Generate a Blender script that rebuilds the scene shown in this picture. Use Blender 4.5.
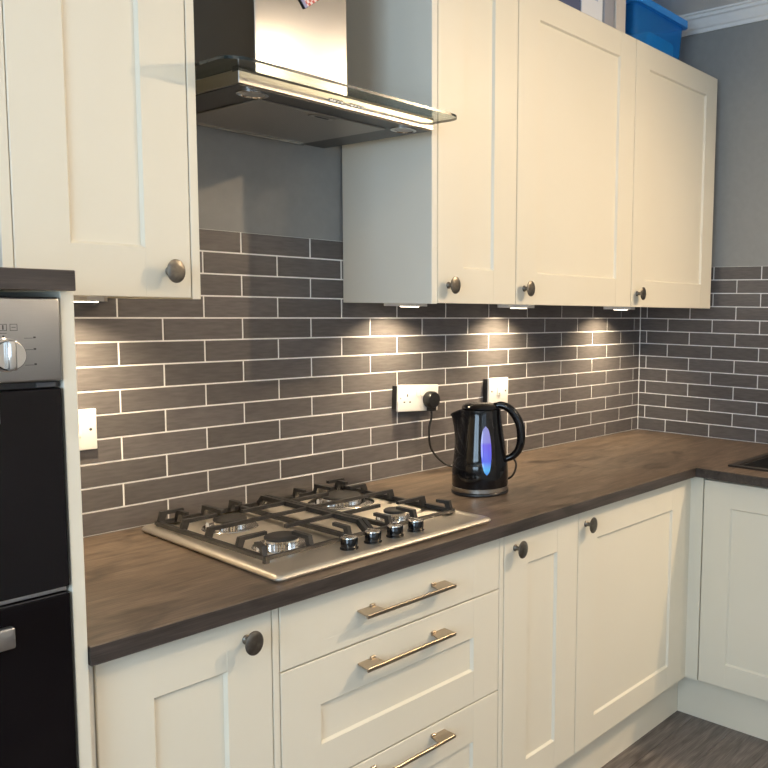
import bpy, bmesh, math, random
from mathutils import Vector, Matrix
random.seed(7)
for o in list(bpy.data.objects): bpy.data.objects.remove(o)
scene = bpy.context.scene
COL = scene.collection
PI = math.pi

# ------------------------------------------------------------------ camera
CAM = Vector((-0.87385, -1.84900, 1.35878)); YAW, PITCH, ROLL = 0.92449, -0.09721, 0.01585
F_PX, PPX, PPY = 842.57, 175.77, 6.52
cf = Vector((math.sin(YAW)*math.cos(PITCH), math.cos(YAW)*math.cos(PITCH), math.sin(PITCH)))
cr0 = Vector((math.cos(YAW), -math.sin(YAW), 0)); cu0 = cr0.cross(cf)
cr = cr0*math.cos(ROLL) + cu0*math.sin(ROLL); cu = cu0*math.cos(ROLL) - cr0*math.sin(ROLL)
cam_d = bpy.data.cameras.new('camera'); cam = bpy.data.objects.new('camera', cam_d); COL.objects.link(cam)
cam.matrix_world = Matrix((( cr.x, cu.x, -cf.x, CAM.x), (cr.y, cu.y, -cf.y, CAM.y), (cr.z, cu.z, -cf.z, CAM.z), (0, 0, 0, 1)))
cam_d.sensor_width = 36; cam_d.sensor_fit = 'HORIZONTAL'; cam_d.lens = F_PX*36/768
cam_d.shift_x = -PPX/768; cam_d.shift_y = PPY/768; cam_d.clip_start = 0.02
scene.camera = cam

# ------------------------------------------------------------------ world, exposure, daylight
world = bpy.data.worlds.new('sky'); scene.world = world; world.use_nodes = True
bg = world.node_tree.nodes['Background']; bg.inputs[0].default_value = (0.62, 0.76, 1.0, 1); bg.inputs[1].default_value = 1.0
vs = scene.view_settings
vs.view_transform = 'Standard'; vs.look = 'None'; vs.gamma = 1; vs.use_curve_mapping = False; vs.exposure = -0.12

X_L, X_R, Y_F, Y_B, Z_C = -2.7, 2.124, -3.5, 0.008, 2.49
WIN = (-2.75, -1.15, 0.95, 2.15)          # window in the left wall: y0, y1, z0, z1
FILL_WIN = (-1.9, -0.1, 0.95, 2.2)           # added unseen window in the front wall, for fill light: x0, x1, z0, z1
def area(name, loc, size, power, col, rot, shape='DISK', size_y=None, spread=PI):
    d = bpy.data.lights.new(name, 'AREA'); d.shape = shape; d.size = size
    if size_y: d.size_y = size_y
    d.energy = power; d.color = col; d.spread = spread
    o = bpy.data.objects.new(name, d); COL.objects.link(o); o.location = loc; o.rotation_euler = rot
    return o
DAY = area('window_daylight', (X_L-0.12, (WIN[0]+WIN[1])/2, (WIN[2]+WIN[3])/2), WIN[3]-WIN[2], 88, (0.63, 0.81, 1.0), (0, -PI/2, 0), 'RECTANGLE', WIN[1]-WIN[0])
area('window_daylight', ((FILL_WIN[0]+FILL_WIN[1])/2, Y_F-0.13, (FILL_WIN[2]+FILL_WIN[3])/2), FILL_WIN[1]-FILL_WIN[0], 12, (0.72, 0.85, 1.0), (PI/2, 0, 0), 'RECTANGLE', FILL_WIN[3]-FILL_WIN[2])  # added fill light in the made-up rear window
DOWN_COL = (1.0, 0.74, 0.46); FILL_UPL = (1.80, -2.25, 2.08, 60); SPOT = (1.90, -1.90, 2.36, 108); SPOT_AIM = (0.45, -0.50, 0.72)
DOWN = [(1.50, -2.20, 11), (0.00, -1.50, 5), (-1.45, -1.75, 4), (0.35, -2.9, 4), (1.85, -2.9, 4), (-1.45, -2.9, 4)]  # all but the first are added for fill

# ------------------------------------------------------------------ materials
def mat(name, col, rough=0.5, metal=0.0, spec=0.5, **kw):
    m = bpy.data.materials.new(name); m.use_nodes = True
    b = m.node_tree.nodes['Principled BSDF']
    b.inputs['Base Color'].default_value = (*col, 1); b.inputs['Roughness'].default_value = rough
    b.inputs['Metallic'].default_value = metal; b.inputs['Specular IOR Level'].default_value = spec
    for k, v in kw.items(): b.inputs[k.replace('_', ' ')].default_value = v
    return m
def N(m, t, **kw):
    n = m.node_tree.nodes.new(t)
    for k, v in kw.items(): setattr(n, k, v)
    return n
def L(m, a, b): m.node_tree.links.new(a, b)
def noise_col(m, scale, amp_cols, stretch=(1, 1, 1), detail=4, coord='Object', bump=0.0, pos=(0.3, 0.7), dist=0.0, rough=None):
    b = m.node_tree.nodes['Principled BSDF']
    tc = N(m, 'ShaderNodeTexCoord'); mp = N(m, 'ShaderNodeMapping'); mp.inputs['Scale'].default_value = stretch
    nz = N(m, 'ShaderNodeTexNoise'); nz.inputs['Scale'].default_value = scale; nz.inputs['Detail'].default_value = detail
    nz.inputs['Distortion'].default_value = dist
    L(m, tc.outputs[coord], mp.inputs[0]); L(m, mp.outputs[0], nz.inputs['Vector'])
    r = N(m, 'ShaderNodeValToRGB'); e = r.color_ramp.elements
    n = len(amp_cols)
    while len(e) < n: e.new(0.5)
    for i, c in enumerate(amp_cols):
        e[i].position = pos[0] + (pos[1]-pos[0])*i/(n-1); e[i].color = (*c, 1)
    L(m, nz.outputs['Fac'], r.inputs[0]); L(m, r.outputs[0], b.inputs['Base Color'])
    if bump:
        bp = N(m, 'ShaderNodeBump'); bp.inputs['Strength'].default_value = bump; bp.inputs['Distance'].default_value = 0.002
        L(m, nz.outputs['Fac'], bp.inputs['Height']); L(m, bp.outputs[0], b.inputs['Normal'])
    return nz, r, mp
def mix_mul(m, colsock, other, fac=1.0):
    mx = N(m, 'ShaderNodeMix', data_type='RGBA', blend_type='MULTIPLY'); mx.inputs['Factor'].default_value = fac
    L(m, colsock, mx.inputs['A']); L(m, other, mx.inputs['B']); return mx.outputs['Result']

M = {}
M['cream'] = mat('cream_satin_paint', (0.76, 0.715, 0.60), 0.42); noise_col(M['cream'], 3, [(0.76, 0.712, 0.585), (0.78, 0.732, 0.61)])
M['carcass'] = mat('cream_board', (0.72, 0.69, 0.60), 0.5)
M['edge'] = mat('white_panel_board', (0.76, 0.735, 0.65), 0.45)
M['paint'] = mat('grey_wall_paint', (0.30, 0.30, 0.30), 0.75); noise_col(M['paint'], 40, [(0.285, 0.288, 0.278), (0.305, 0.306, 0.297)], bump=0.06)
M['paint_light'] = mat('pale_wall_paint', (0.84, 0.84, 0.83), 0.8)
M['white'] = mat('white_ceiling_paint', (0.80, 0.80, 0.79), 0.8); noise_col(M['white'], 30, [(0.88, 0.88, 0.87), (0.90, 0.90, 0.89)])
M['grout'] = mat('pale_grout', (0.78, 0.74, 0.68), 0.85); noise_col(M['grout'], 60, [(0.84, 0.83, 0.81), (0.93, 0.92, 0.90)])
M['plastic_white'] = mat('white_socket_plastic', (0.80, 0.78, 0.74), 0.3)
M['black'] = mat('black_plastic', (0.012, 0.012, 0.013), 0.35)
M['black_gloss'] = mat('black_gloss_plastic', (0.004, 0.004, 0.005), 0.10, 0.0, 0.42)
M['black_glass'] = mat('black_oven_glass', (0.004, 0.003, 0.004), 0.06, 0.0, 0.28)
M['rubber'] = mat('black_rubber_cord', (0.012, 0.012, 0.012), 0.5)
M['iron'] = mat('cast_iron_enamel', (0.022, 0.021, 0.020), 0.42); noise_col(M['iron'], 120, [(0.018, 0.017, 0.016), (0.03, 0.028, 0.027)], bump=0.15)
M['cap'] = mat('burner_cap_enamel', (0.03, 0.028, 0.027), 0.45)
M['pewter'] = mat('pewter_knob_metal', (0.17, 0.155, 0.135), 0.38, 1.0); noise_col(M['pewter'], 90, [(0.14, 0.127, 0.11), (0.24, 0.22, 0.19)])
M['handle'] = mat('brushed_nickel', (0.42, 0.36, 0.29), 0.32, 1.0)
M['chrome'] = mat('polished_steel', (0.72, 0.70, 0.67), 0.12, 1.0)
M['lamp_white'] = mat('lamp_trim_white', (0.82, 0.80, 0.76), 0.4)
M['sink'] = mat('black_composite_sink', (0.010, 0.010, 0.010), 0.45)
M['sinkrim'] = mat('dark_sink_rim', (0.030, 0.024, 0.020), 0.4)
M['mark'] = mat('dark_printed_mark', (0.06, 0.06, 0.06), 0.6)
M['dark_gap'] = mat('dark_inner_board', (0.03, 0.03, 0.03), 0.7)

def steel(name, col, rough, stretch):
    m = mat(name, col, rough, 1.0)
    b = m.node_tree.nodes['Principled BSDF']
    nz, r, mp = noise_col(m, 60, [tuple(c*0.98 for c in col), tuple(min(1, c*1.015) for c in col)], stretch, 3)
    mr = N(m, 'ShaderNodeMapRange'); mr.inputs['To Min'].default_value = rough*0.93; mr.inputs['To Max'].default_value = rough*1.08
    L(m, nz.outputs['Fac'], mr.inputs['Value']); L(m, mr.outputs[0], b.inputs['Roughness'])
    return m
M['steel'] = steel('brushed_steel', (0.40, 0.38, 0.35), 0.28, (0.5, 18, 18))
M['steel_hob'] = steel('brushed_hob_steel', (0.90, 0.83, 0.73), 0.38, (0.5, 18, 18))
M['steel_oven'] = steel('brushed_oven_steel', (0.44, 0.45, 0.465), 0.30, (1, 18, 14))
M['steel_chimney'] = steel('polished_chimney_steel', (0.44, 0.42, 0.39), 0.15, (18, 18, 0.5))
M['filter'] = mat('grease_filter_mesh', (0.36, 0.345, 0.32), 0.45, 0.8)
def filter_nodes(m):
    b = m.node_tree.nodes['Principled BSDF']; tc = N(m, 'ShaderNodeTexCoord'); ch = N(m, 'ShaderNodeTexChecker'); ch.inputs['Scale'].default_value = 400
    ch.inputs['Color1'].default_value = (0.46, 0.435, 0.40, 1); ch.inputs['Color2'].default_value = (0.28, 0.265, 0.24, 1)
    L(m, tc.outputs['Object'], ch.inputs['Vector']); L(m, ch.outputs[0], b.inputs['Base Color'])
filter_nodes(M['filter'])

# tile: dark taupe ceramic with faint brushed streaks and a little tone change from tile to tile
def tile_mat():
    m = mat('taupe_ceramic_tile', (0.07, 0.06, 0.055), 0.33)
    b = m.node_tree.nodes['Principled BSDF']
    nz, r, mp = noise_col(m, 22, [(0.097, 0.087, 0.085), (0.118, 0.107, 0.104), (0.137, 0.125, 0.121)], (1.2, 1.2, 8), 5, pos=(0.3, 0.72))
    oi = N(m, 'ShaderNodeObjectInfo'); mr = N(m, 'ShaderNodeMapRange'); mr.inputs['To Min'].default_value = 0.86; mr.inputs['To Max'].default_value = 1.12
    L(m, oi.outputs['Random'], mr.inputs['Value'])
    va = N(m, 'ShaderNodeVectorMath', operation='SCALE'); L(m, r.outputs[0], va.inputs[0]); L(m, mr.outputs[0], va.inputs['Scale']); L(m, va.outputs[0], b.inputs['Base Color'])
    add = N(m, 'ShaderNodeVectorMath', operation='ADD'); tc = N(m, 'ShaderNodeTexCoord'); L(m, tc.outputs['Object'], add.inputs[0])
    cmb = N(m, 'ShaderNodeVectorMath', operation='SCALE'); cmb.inputs[0].default_value = (7.3, 3.1, 5.7); L(m, oi.outputs['Random'], cmb.inputs['Scale'])
    L(m, cmb.outputs[0], add.inputs[1]); L(m, add.outputs[0], mp.inputs[0])
    mr2 = N(m, 'ShaderNodeMapRange'); mr2.inputs['To Min'].default_value = 0.26; mr2.inputs['To Max'].default_value = 0.44
    L(m, nz.outputs['Fac'], mr2.inputs['Value']); L(m, mr2.outputs[0], b.inputs['Roughness'])
    n2 = N(m, 'ShaderNodeTexNoise'); n2.inputs['Scale'].default_value = 14; L(m, add.outputs[0], n2.inputs['Vector'])
    bp = N(m, 'ShaderNodeBump'); bp.inputs['Strength'].default_value = 0.10; bp.inputs['Distance'].default_value = 0.004
    L(m, n2.outputs['Fac'], bp.inputs['Height']); L(m, bp.outputs[0], b.inputs['Normal'])
    return m
M['tile'] = tile_mat()

def wood(name, cols, knot, rough, stretch, scale=6, rnd=False, axis='x'):
    m = mat(name, cols[1], rough)
    b = m.node_tree.nodes['Principled BSDF']
    nz, r, mp = noise_col(m, scale, cols, stretch, 9, pos=(0.28, 0.74), dist=0.9)
    tc = N(m, 'ShaderNodeTexCoord'); base = tc.outputs['Object']
    if rnd:
        oi = N(m, 'ShaderNodeObjectInfo'); sc = N(m, 'ShaderNodeVectorMath', operation='SCALE'); sc.inputs[0].default_value = (9.1, 4.7, 2.3); L(m, oi.outputs['Random'], sc.inputs['Scale'])
        ad = N(m, 'ShaderNodeVectorMath', operation='ADD'); L(m, tc.outputs['Object'], ad.inputs[0]); L(m, sc.outputs[0], ad.inputs[1]); base = ad.outputs[0]
        L(m, base, mp.inputs[0])
    # fine fibres
    mp2 = N(m, 'ShaderNodeMapping'); mp2.inputs['Scale'].default_value = tuple(s*4 if s > 2 else s*1.5 for s in stretch); L(m, base, mp2.inputs[0])
    n2 = N(m, 'ShaderNodeTexNoise'); n2.inputs['Scale'].default_value = scale*2.2; n2.inputs['Detail'].default_value = 6; L(m, mp2.outputs[0], n2.inputs['Vector'])
    r2 = N(m, 'ShaderNodeValToRGB'); r2.color_ramp.elements[0].position = 0.32; r2.color_ramp.elements[0].color = (0.50, 0.48, 0.46, 1)
    r2.color_ramp.elements[1].position = 0.62; r2.color_ramp.elements[1].color = (1.06, 1.06, 1.06, 1); L(m, n2.outputs['Fac'], r2.inputs[0])
    # knots: dark lens shapes stretched along the grain
    mp3 = N(m, 'ShaderNodeMapping'); mp3.inputs['Scale'].default_value = tuple(s*0.35 if s > 2 else s for s in stretch); L(m, base, mp3.inputs[0])
    n3 = N(m, 'ShaderNodeTexNoise'); n3.inputs['Scale'].default_value = scale*0.9; n3.inputs['Detail'].default_value = 3; n3.inputs['Distortion'].default_value = 1.0; L(m, mp3.outputs[0], n3.inputs['Vector'])
    r3 = N(m, 'ShaderNodeValToRGB'); r3.color_ramp.elements[0].position = 0.30; r3.color_ramp.elements[0].color = (knot, knot*0.97, knot*0.95, 1)
    r3.color_ramp.elements[1].position = 0.43; r3.color_ramp.elements[1].color = (1, 1, 1, 1); L(m, n3.outputs['Fac'], r3.inputs[0])
    c = mix_mul(m, r.outputs[0], r2.outputs[0], 0.8); c = mix_mul(m, c, r3.outputs[0], 1.0)
    L(m, c, b.inputs['Base Color'])
    bp = N(m, 'ShaderNodeBump'); bp.inputs['Strength'].default_value = 0.18; bp.inputs['Distance'].default_value = 0.001
    L(m, n2.outputs['Fac'], bp.inputs['Height']); L(m, bp.outputs[0], b.inputs['Normal'])
    return m
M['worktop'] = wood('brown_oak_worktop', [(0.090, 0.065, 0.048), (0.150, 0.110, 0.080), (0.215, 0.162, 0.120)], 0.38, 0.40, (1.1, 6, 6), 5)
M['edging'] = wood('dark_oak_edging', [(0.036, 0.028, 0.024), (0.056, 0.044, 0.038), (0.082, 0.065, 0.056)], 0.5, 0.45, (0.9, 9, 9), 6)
M['plank'] = wood('grey_oak_plank', [(0.095, 0.082, 0.076), (0.165, 0.143, 0.132), (0.25, 0.222, 0.205)], 0.6, 0.42, (0.8, 7, 7), 6, rnd=True)

def emis(name, col, s):
    m = mat(name, col, 0.5); b = m.node_tree.nodes['Principled BSDF']
    b.inputs['Emission Color'].default_value = (*col, 1); b.inputs['Emission Strength'].default_value = s; return m
M['lens'] = emis('lamp_lens_glow', (1.0, 0.86, 0.66), 7.0)
M['down_lens'] = emis('downlight_lens_glow', (1.0, 0.84, 0.62), 6.0)
M['hood_lens'] = mat('unlit_frosted_lens', (0.42, 0.41, 0.39), 0.3)

def glass(name, tint, mixf, rough=0.02):
    m = bpy.data.materials.new(name); m.use_nodes = True; nt = m.node_tree; nt.nodes.clear()
    out = nt.nodes.new('ShaderNodeOutputMaterial'); tr = nt.nodes.new('ShaderNodeBsdfTransparent'); tr.inputs[0].default_value = (*tint, 1)
    gl = nt.nodes.new('ShaderNodeBsdfGlossy'); gl.inputs['Roughness'].default_value = rough
    lw = nt.nodes.new('ShaderNodeFresnel'); ge = nt.nodes.new('ShaderNodeNewGeometry'); mr = nt.nodes.new('ShaderNodeMapRange')
    mr.inputs['To Min'].default_value = 1.45; mr.inputs['To Max'].default_value = 1/1.45       # same mirror share on both faces of the sheet
    nt.links.new(ge.outputs['Backfacing'], mr.inputs['Value']); nt.links.new(mr.outputs[0], lw.inputs[0])
    mx = nt.nodes.new('ShaderNodeMixShader'); nt.links.new(lw.outputs[0], mx.inputs[0]); nt.links.new(tr.outputs[0], mx.inputs[1]); nt.links.new(gl.outputs[0], mx.inputs[2])
    nt.links.new(mx.outputs[0], out.inputs[0]); return m
M['glass'] = glass('clear_hood_glass', (0.84, 0.88, 0.86), 0.1)
M['pane'] = glass('window_glass', (0.95, 0.97, 0.97), 0.1)
M['glass_edge'] = mat('dark_glass_edge', (0.012, 0.018, 0.017), 0.15)
def tub_mat():
    m = bpy.data.materials.new('clear_blue_plastic'); m.use_nodes = True; nt = m.node_tree
    b = nt.nodes['Principled BSDF']; b.inputs['Base Color'].default_value = (0.03, 0.36, 0.86, 1); b.inputs['Roughness'].default_value = 0.22
    tr = nt.nodes.new('ShaderNodeBsdfTransparent'); tr.inputs[0].default_value = (0.50, 0.80, 1.0, 1)
    mx = nt.nodes.new('ShaderNodeMixShader'); mx.inputs[0].default_value = 0.34
    nt.links.new(tr.outputs[0], mx.inputs[1]); nt.links.new(b.outputs[0], mx.inputs[2]); nt.links.new(mx.outputs[0], nt.nodes['Material Output'].inputs[0]); return m
M['tub'] = tub_mat()
M['tub_lid'] = mat('blue_plastic_lid', (0.03, 0.32, 0.88), 0.28)

# ------------------------------------------------------------------ mesh helpers
def link_obj(name, bm, material, parent=None, smooth=False, loc=None):
    me = bpy.data.meshes.new(name)
    bmesh.ops.recalc_face_normals(bm, faces=bm.faces)
    bm.to_mesh(me); bm.free()
    for mm in (material if isinstance(material, (list, tuple)) else [material]): me.materials.append(mm)
    if smooth:
        for f in me.polygons: f.use_smooth = True
    o = bpy.data.objects.new(name, me); COL.objects.link(o)
    if parent: o.parent = parent
    if loc: o.location = loc
    if smooth:
        try: me.set_sharp_from_angle(angle=math.radians(38))
        except Exception: pass
    return o
def box(bm, x0, x1, y0, y1, z0, z1, bev=0.0, seg=1, mi=0):
    v = [bm.verts.new((x, y, z)) for x in (x0, x1) for y in (y0, y1) for z in (z0, z1)]
    fs = [bm.faces.new([v[i] for i in q]) for q in ((0, 1, 3, 2), (4, 6, 7, 5), (0, 4, 5, 1), (2, 3, 7, 6), (0, 2, 6, 4), (1, 5, 7, 3))]
    for f in fs: f.material_index = mi
    if bev:
        es = list({e for f in fs for e in f.edges})
        bmesh.ops.recalc_face_normals(bm, faces=fs)
        bmesh.ops.bevel(bm, geom=es, offset=bev, segments=seg, affect='EDGES', profile=0.5)
    return v
def bx(name, x0, x1, y0, y1, z0, z1, material, parent=None, bev=0.0, seg=1, smooth=False, loc=None):
    bm = bmesh.new(); box(bm, x0, x1, y0, y1, z0, z1, bev, seg); return link_obj(name, bm, material, parent, smooth, loc)
def lathe(bm, prof, n=32, c=(0, 0, 0), axis='z', cap=True, mi=0):
    rings = []
    def pt(r, h, a):
        if axis == 'z': return (c[0]+r*math.cos(a), c[1]+r*math.sin(a), c[2]+h)
        if axis == 'y': return (c[0]+r*math.cos(a), c[1]-h, c[2]+r*math.sin(a))     # towards -y
        return (c[0]-h, c[1]+r*math.cos(a), c[2]+r*math.sin(a))
    for r, h in prof: rings.append([bm.verts.new(pt(r, h, 2*PI*i/n)) for i in range(n)])
    for a, b in zip(rings, rings[1:]):
        for i in range(n):
            f = bm.faces.new((a[i], a[(i+1) % n], b[(i+1) % n], b[i])); f.material_index = mi
    if cap:
        for rg in (rings[0], rings[-1]):
            f = bm.faces.new(rg); f.material_index = mi
def prism(bm, poly, z0, z1, mi=0, mi_side=None, axes='xyz'):
    def P(a, b, c):
        return {'xyz': (a, b, c), 'xzy': (a, c, b), 'zxy': (c, a, b)}[axes]
    lo = [bm.verts.new(P(x, y, z0)) for x, y in poly]; hi = [bm.verts.new(P(x, y, z1)) for x, y in poly]
    f = bm.faces.new(lo); f.material_index = mi
    f = bm.faces.new(hi); f.material_index = mi
    n = len(poly)
    for i in range(n):
        f = bm.faces.new((lo[i], lo[(i+1) % n], hi[(i+1) % n], hi[i])); f.material_index = mi if mi_side is None else mi_side
def tube(bm, pts, rad, n=10, flat=1.0):
    pts = [Vector(p) for p in pts]; rings = []
    up = None
    for i, p in enumerate(pts):
        t = (pts[min(i+1, len(pts)-1)] - pts[max(i-1, 0)]).normalized()
        if up is None:
            up = Vector((0, 0, 1)) if abs(t.z) < 0.9 else Vector((1, 0, 0))
        s = t.cross(up).normalized(); up = s.cross(t).normalized()
        r = rad[i] if isinstance(rad, (list, tuple)) else rad
        rings.append([bm.verts.new(p + s*(r*flat*math.cos(2*PI*k/n)) + up*(r*math.sin(2*PI*k/n))) for k in range(n)])
    for a, b in zip(rings, rings[1:]):
        for k in range(n): bm.faces.new((a[k], a[(k+1) % n], b[(k+1) % n], b[k]))
    bm.faces.new(rings[0]); bm.faces.new(rings[-1])
def spline(ctrl, m=8):
    c = [Vector(p) for p in ctrl]; c = [2*c[0]-c[1]] + c + [2*c[-1]-c[-2]]; out = []
    for i in range(1, len(c)-2):
        for k in range(m):
            t = k/m; a, b, d, e = c[i-1], c[i], c[i+1], c[i+2]
            out.append(0.5*((2*b) + (d-a)*t + (2*a-5*b+4*d-e)*t*t + (3*b-a-3*d+e)*t**3))
    out.append(c[-2]); return out
def bar(bm, a, b, w, h):
    """square bar between two points, w sideways, h upwards"""
    a, b = Vector(a), Vector(b); t = (b-a).normalized()
    up = Vector((0, 0, 1)) if abs(t.z) < 0.95 else Vector((1, 0, 0))
    s = t.cross(up).normalized(); u = s.cross(t).normalized(); r = []
    for p in (a, b): r.append([bm.verts.new(p + s*(w/2*i) + u*(h/2*j)) for i, j in ((-1, -1), (1, -1), (1, 1), (-1, 1))])
    for k in range(4): bm.faces.new((r[0][k], r[0][(k+1) % 4], r[1][(k+1) % 4], r[1][k]))
    bm.faces.new(r[0]); bm.faces.new(r[1])
def tag(o, label, cat, group=None):
    o['label'] = label; o['category'] = cat
    if group: o['group'] = group
    return o
def thing(name, label, cat, loc=(0, 0, 0), rz=0.0, group=None):
    o = bpy.data.objects.new(name, None); COL.objects.link(o); o.empty_display_size = 0.05
    o.location = loc; o.rotation_euler = (0, 0, rz); return tag(o, label, cat, group)
def struct(o): o['kind'] = 'structure'; return o

# ------------------------------------------------------------------ the room
struct(bx('ceiling', X_L, X_R+0.12, Y_F, Y_B+0.12, Z_C, Z_C+0.1, M['white']))
wall_back = struct(bx('wall_back', X_L, X_R+0.12, Y_B, Y_B+0.12, 0, Z_C, M['paint']))
wall_right = struct(bx('wall_right', X_R+0.008, X_R+0.12, Y_F, Y_B, 0, Z_C, M['paint']))
bm = bmesh.new(); x0, x1, z0, z1 = FILL_WIN
for a in ((X_L, x0, 0, Z_C), (x1, X_R+0.12, 0, Z_C), (x0, x1, 0, z0), (x0, x1, z1, Z_C)): box(bm, a[0], a[1], Y_F-0.12, Y_F, a[2], a[3])
struct(link_obj('wall_front', bm, M['paint_light']))
bm = bmesh.new(); xm = (x0+x1)/2
for a in ((x0, x0+0.06, z0, z1), (x1-0.06, x1, z0, z1), (x0+0.06, x1-0.06, z0, z0+0.06), (x0+0.06, x1-0.06, z1-0.06, z1), (xm-0.03, xm+0.03, z0+0.06, z1-0.06)): box(bm, a[0], a[1], Y_F-0.08, Y_F-0.03, a[2], a[3])
win = struct(link_obj('fill_window', bm, M['lamp_white']))  # frame of the added rear window, there only for fill light
for a in ((x0+0.06, xm-0.03), (xm+0.03, x1-0.06)): bx('pane', a[0], a[1], Y_F-0.058, Y_F-0.052, z0+0.06, z1-0.06, M['pane'], win)
bm = bmesh.new(); y0, y1, z0, z1 = WIN
for a in ((Y_F-0.12, y0, 0, Z_C), (y1, Y_B+0.12, 0, Z_C), (y0, y1, 0, z0), (y0, y1, z1, Z_C)): box(bm, X_L-0.1, X_L, *a)
struct(link_obj('wall_left', bm, M['paint_light']))
bm = bmesh.new()
for a in ((y0, y0+0.06, z0, z1), (y1-0.06, y1, z0, z1), (y0+0.06, y1-0.06, z0, z0+0.06), (y0+0.06, y1-0.06, z1-0.06, z1), ((y0+y1)/2-0.03, (y0+y1)/2+0.03, z0+0.06, z1-0.06)):
    box(bm, X_L-0.08, X_L-0.03, *a)
win = struct(link_obj('window_1', bm, M['lamp_white']))
bx('pane', X_L-0.058, X_L-0.052, y0+0.06, (y0+y1)/2-0.03, z0+0.06, z1-0.06, M['pane'], win)
bx('pane', X_L-0.058, X_L-0.052, (y0+y1)/2+0.03, y1-0.06, z0+0.06, z1-0.06, M['pane'], win)
# coving along both walls
prof = [(0, -0.066), (0.006, -0.066), (0.008, -0.054), (0.014, -0.050), (0.022, -0.036), (0.028, -0.022), (0.036, -0.018), (0.038, -0.008), (0.046, -0.006), (0.046, 0), (0, 0)]
bm = bmesh.new(); prism(bm, [(X_R+0.008-d, Z_C+h) for d, h in prof], Y_F, Y_B, axes='xzy'); struct(link_obj('trim_1', bm, M['white']))
bm = bmesh.new(); prism(bm, [(Y_B-d, Z_C+h) for d, h in prof], X_L, X_R+0.008, axes='zxy'); struct(link_obj('trim_2', bm, M['white']))
# floor: sub-floor slab with oak planks running along x
floor = struct(bx('floor', X_L, X_R+0.12, Y_F, Y_B+0.12, -0.08, -0.004, M['dark_gap']))
PW, PLEN = 0.142, 1.2
plank_mesh = {}
rowi = 0; yy = Y_B - 0.455
while yy > Y_F:
    x = X_L - (rowi*0.43) % PLEN
    while x < X_R:
        xa, xb = max(x, X_L), min(x+PLEN, X_R)
        if xb-xa > 0.05:
            key = round(xb-xa, 4)
            if key not in plank_mesh:
                bm = bmesh.new(); box(bm, 0.0006, xb-xa-0.0006, -PW+0.0006, -0.0006, -0.004, 0.0, 0.0009)
                o = link_obj('plank', bm, M['plank'], floor); plank_mesh[key] = o.data
            else:
                o = bpy.data.objects.new('plank', plank_mesh[key]); COL.objects.link(o); o.parent = floor
            o.location = (xa, yy, 0)
        x += PLEN
    yy -= PW; rowi += 1

# ------------------------------------------------------------------ wall tiles (flat bricks, half bond)
TW, TH, Z0 = 0.19796, 0.0515, 0.86           # pitch and worktop level; line k from horizon line is z = Z0+(9-k)*TH
GR = 0.0035
tile_mesh = {}
def tile_obj(w, h, parent, along, y_or_x):
    """w,h: size without joint. along 'x' = back wall, 'y' = right wall"""
    key = (round(w, 4), round(h, 4), along)
    if key in tile_mesh:
        o = bpy.data.objects.new('tile', tile_mesh[key]); COL.objects.link(o); o.parent = parent; return o
    bm = bmesh.new(); b = 0.0012
    if along == 'x':
        P = lambda a, d, z: (a, -d, z)
    else:
        P = lambda a, d, z: (-d, -a, z)
    r = []
    for (i, d) in ((0, 0), (0, 0.0068), (b, 0.008)):
        r.append([bm.verts.new(P(a, d, z)) for a, z in ((i, i), (w-i, i), (w-i, h-i), (i, h-i))])
    for p, q in zip(r, r[1:]):
        for k in range(4): bm.faces.new((p[k], p[(k+1) % 4], q[(k+1) % 4], q[k]))
    bm.faces.new(r[0]); bm.faces.new(r[-1])
    o = link_obj('tile', bm, M['tile'], parent); tile_mesh[key] = o.data; return o
def lay(parent, along, rows, a_min, a_max, origin, zmax):
    for k in rows:                                        # k = row index upwards from the worktop, 0..12
        zb = Z0 + k*TH + GR/2; zt = min(Z0 + (k+1)*TH - GR/2, zmax)
        if zt-zb < 0.005: continue
        a0 = origin(k)
        n0 = math.floor((a_min-a0)/TW)
        a = a0 + n0*TW
        while a < a_max-0.004:
            xa = max(a+GR/2, a_min + (GR/2 if a < a_min else 0)); xb = min(a+TW-GR/2, a_max-GR/2)
            if xb-xa > 0.004:
                o = tile_obj(xb-xa, zt-zb, parent, along, 0)
                o.location = (xa, Y_B, zb) if along == 'x' else (X_R+0.008, -xa, zb)
            a += TW
# row 8 (just under line 0) has joints at odd half widths; row 9 at even
org = lambda k: 0.0 if k % 2 == 1 else TW/2
lay(wall_back, 'x', range(0, 10), -0.341, X_R, org, 2)
lay(wall_back, 'x', range(10, 13), -0.02, 0.615, org, 2)
orgy = lambda k: (0.0319 if k % 2 == 1 else 0.0319 + TW/2)
orgy2 = lambda k: orgy(k)
lay(wall_right, 'y', range(0, 10), 0.0, 1.26, orgy2, 2)
lay(wall_right, 'y', range(10, 13), 0.1309, 1.26, orgy2, 2)
bm = bmesh.new(); GY = Y_B-0.0066
box(bm, -0.341, X_R+0.002, GY, Y_B, Z0, Z0+10*TH-0.001); box(bm, -0.02, 0.615, GY, Y_B, Z0+10*TH-0.001, Z0+13*TH-0.001); link_obj('grout', bm, M['grout'], wall_back)
bm = bmesh.new(); box(bm, X_R+0.0014, X_R+0.008, -1.26, Y_B-0.004, Z0, Z0+10*TH-0.001); box(bm, X_R+0.0014, X_R+0.008, -1.26, -0.1309, Z0+10*TH-0.001, Z0+13*TH-0.001); link_obj('grout', bm, M['grout'], wall_right)

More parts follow.
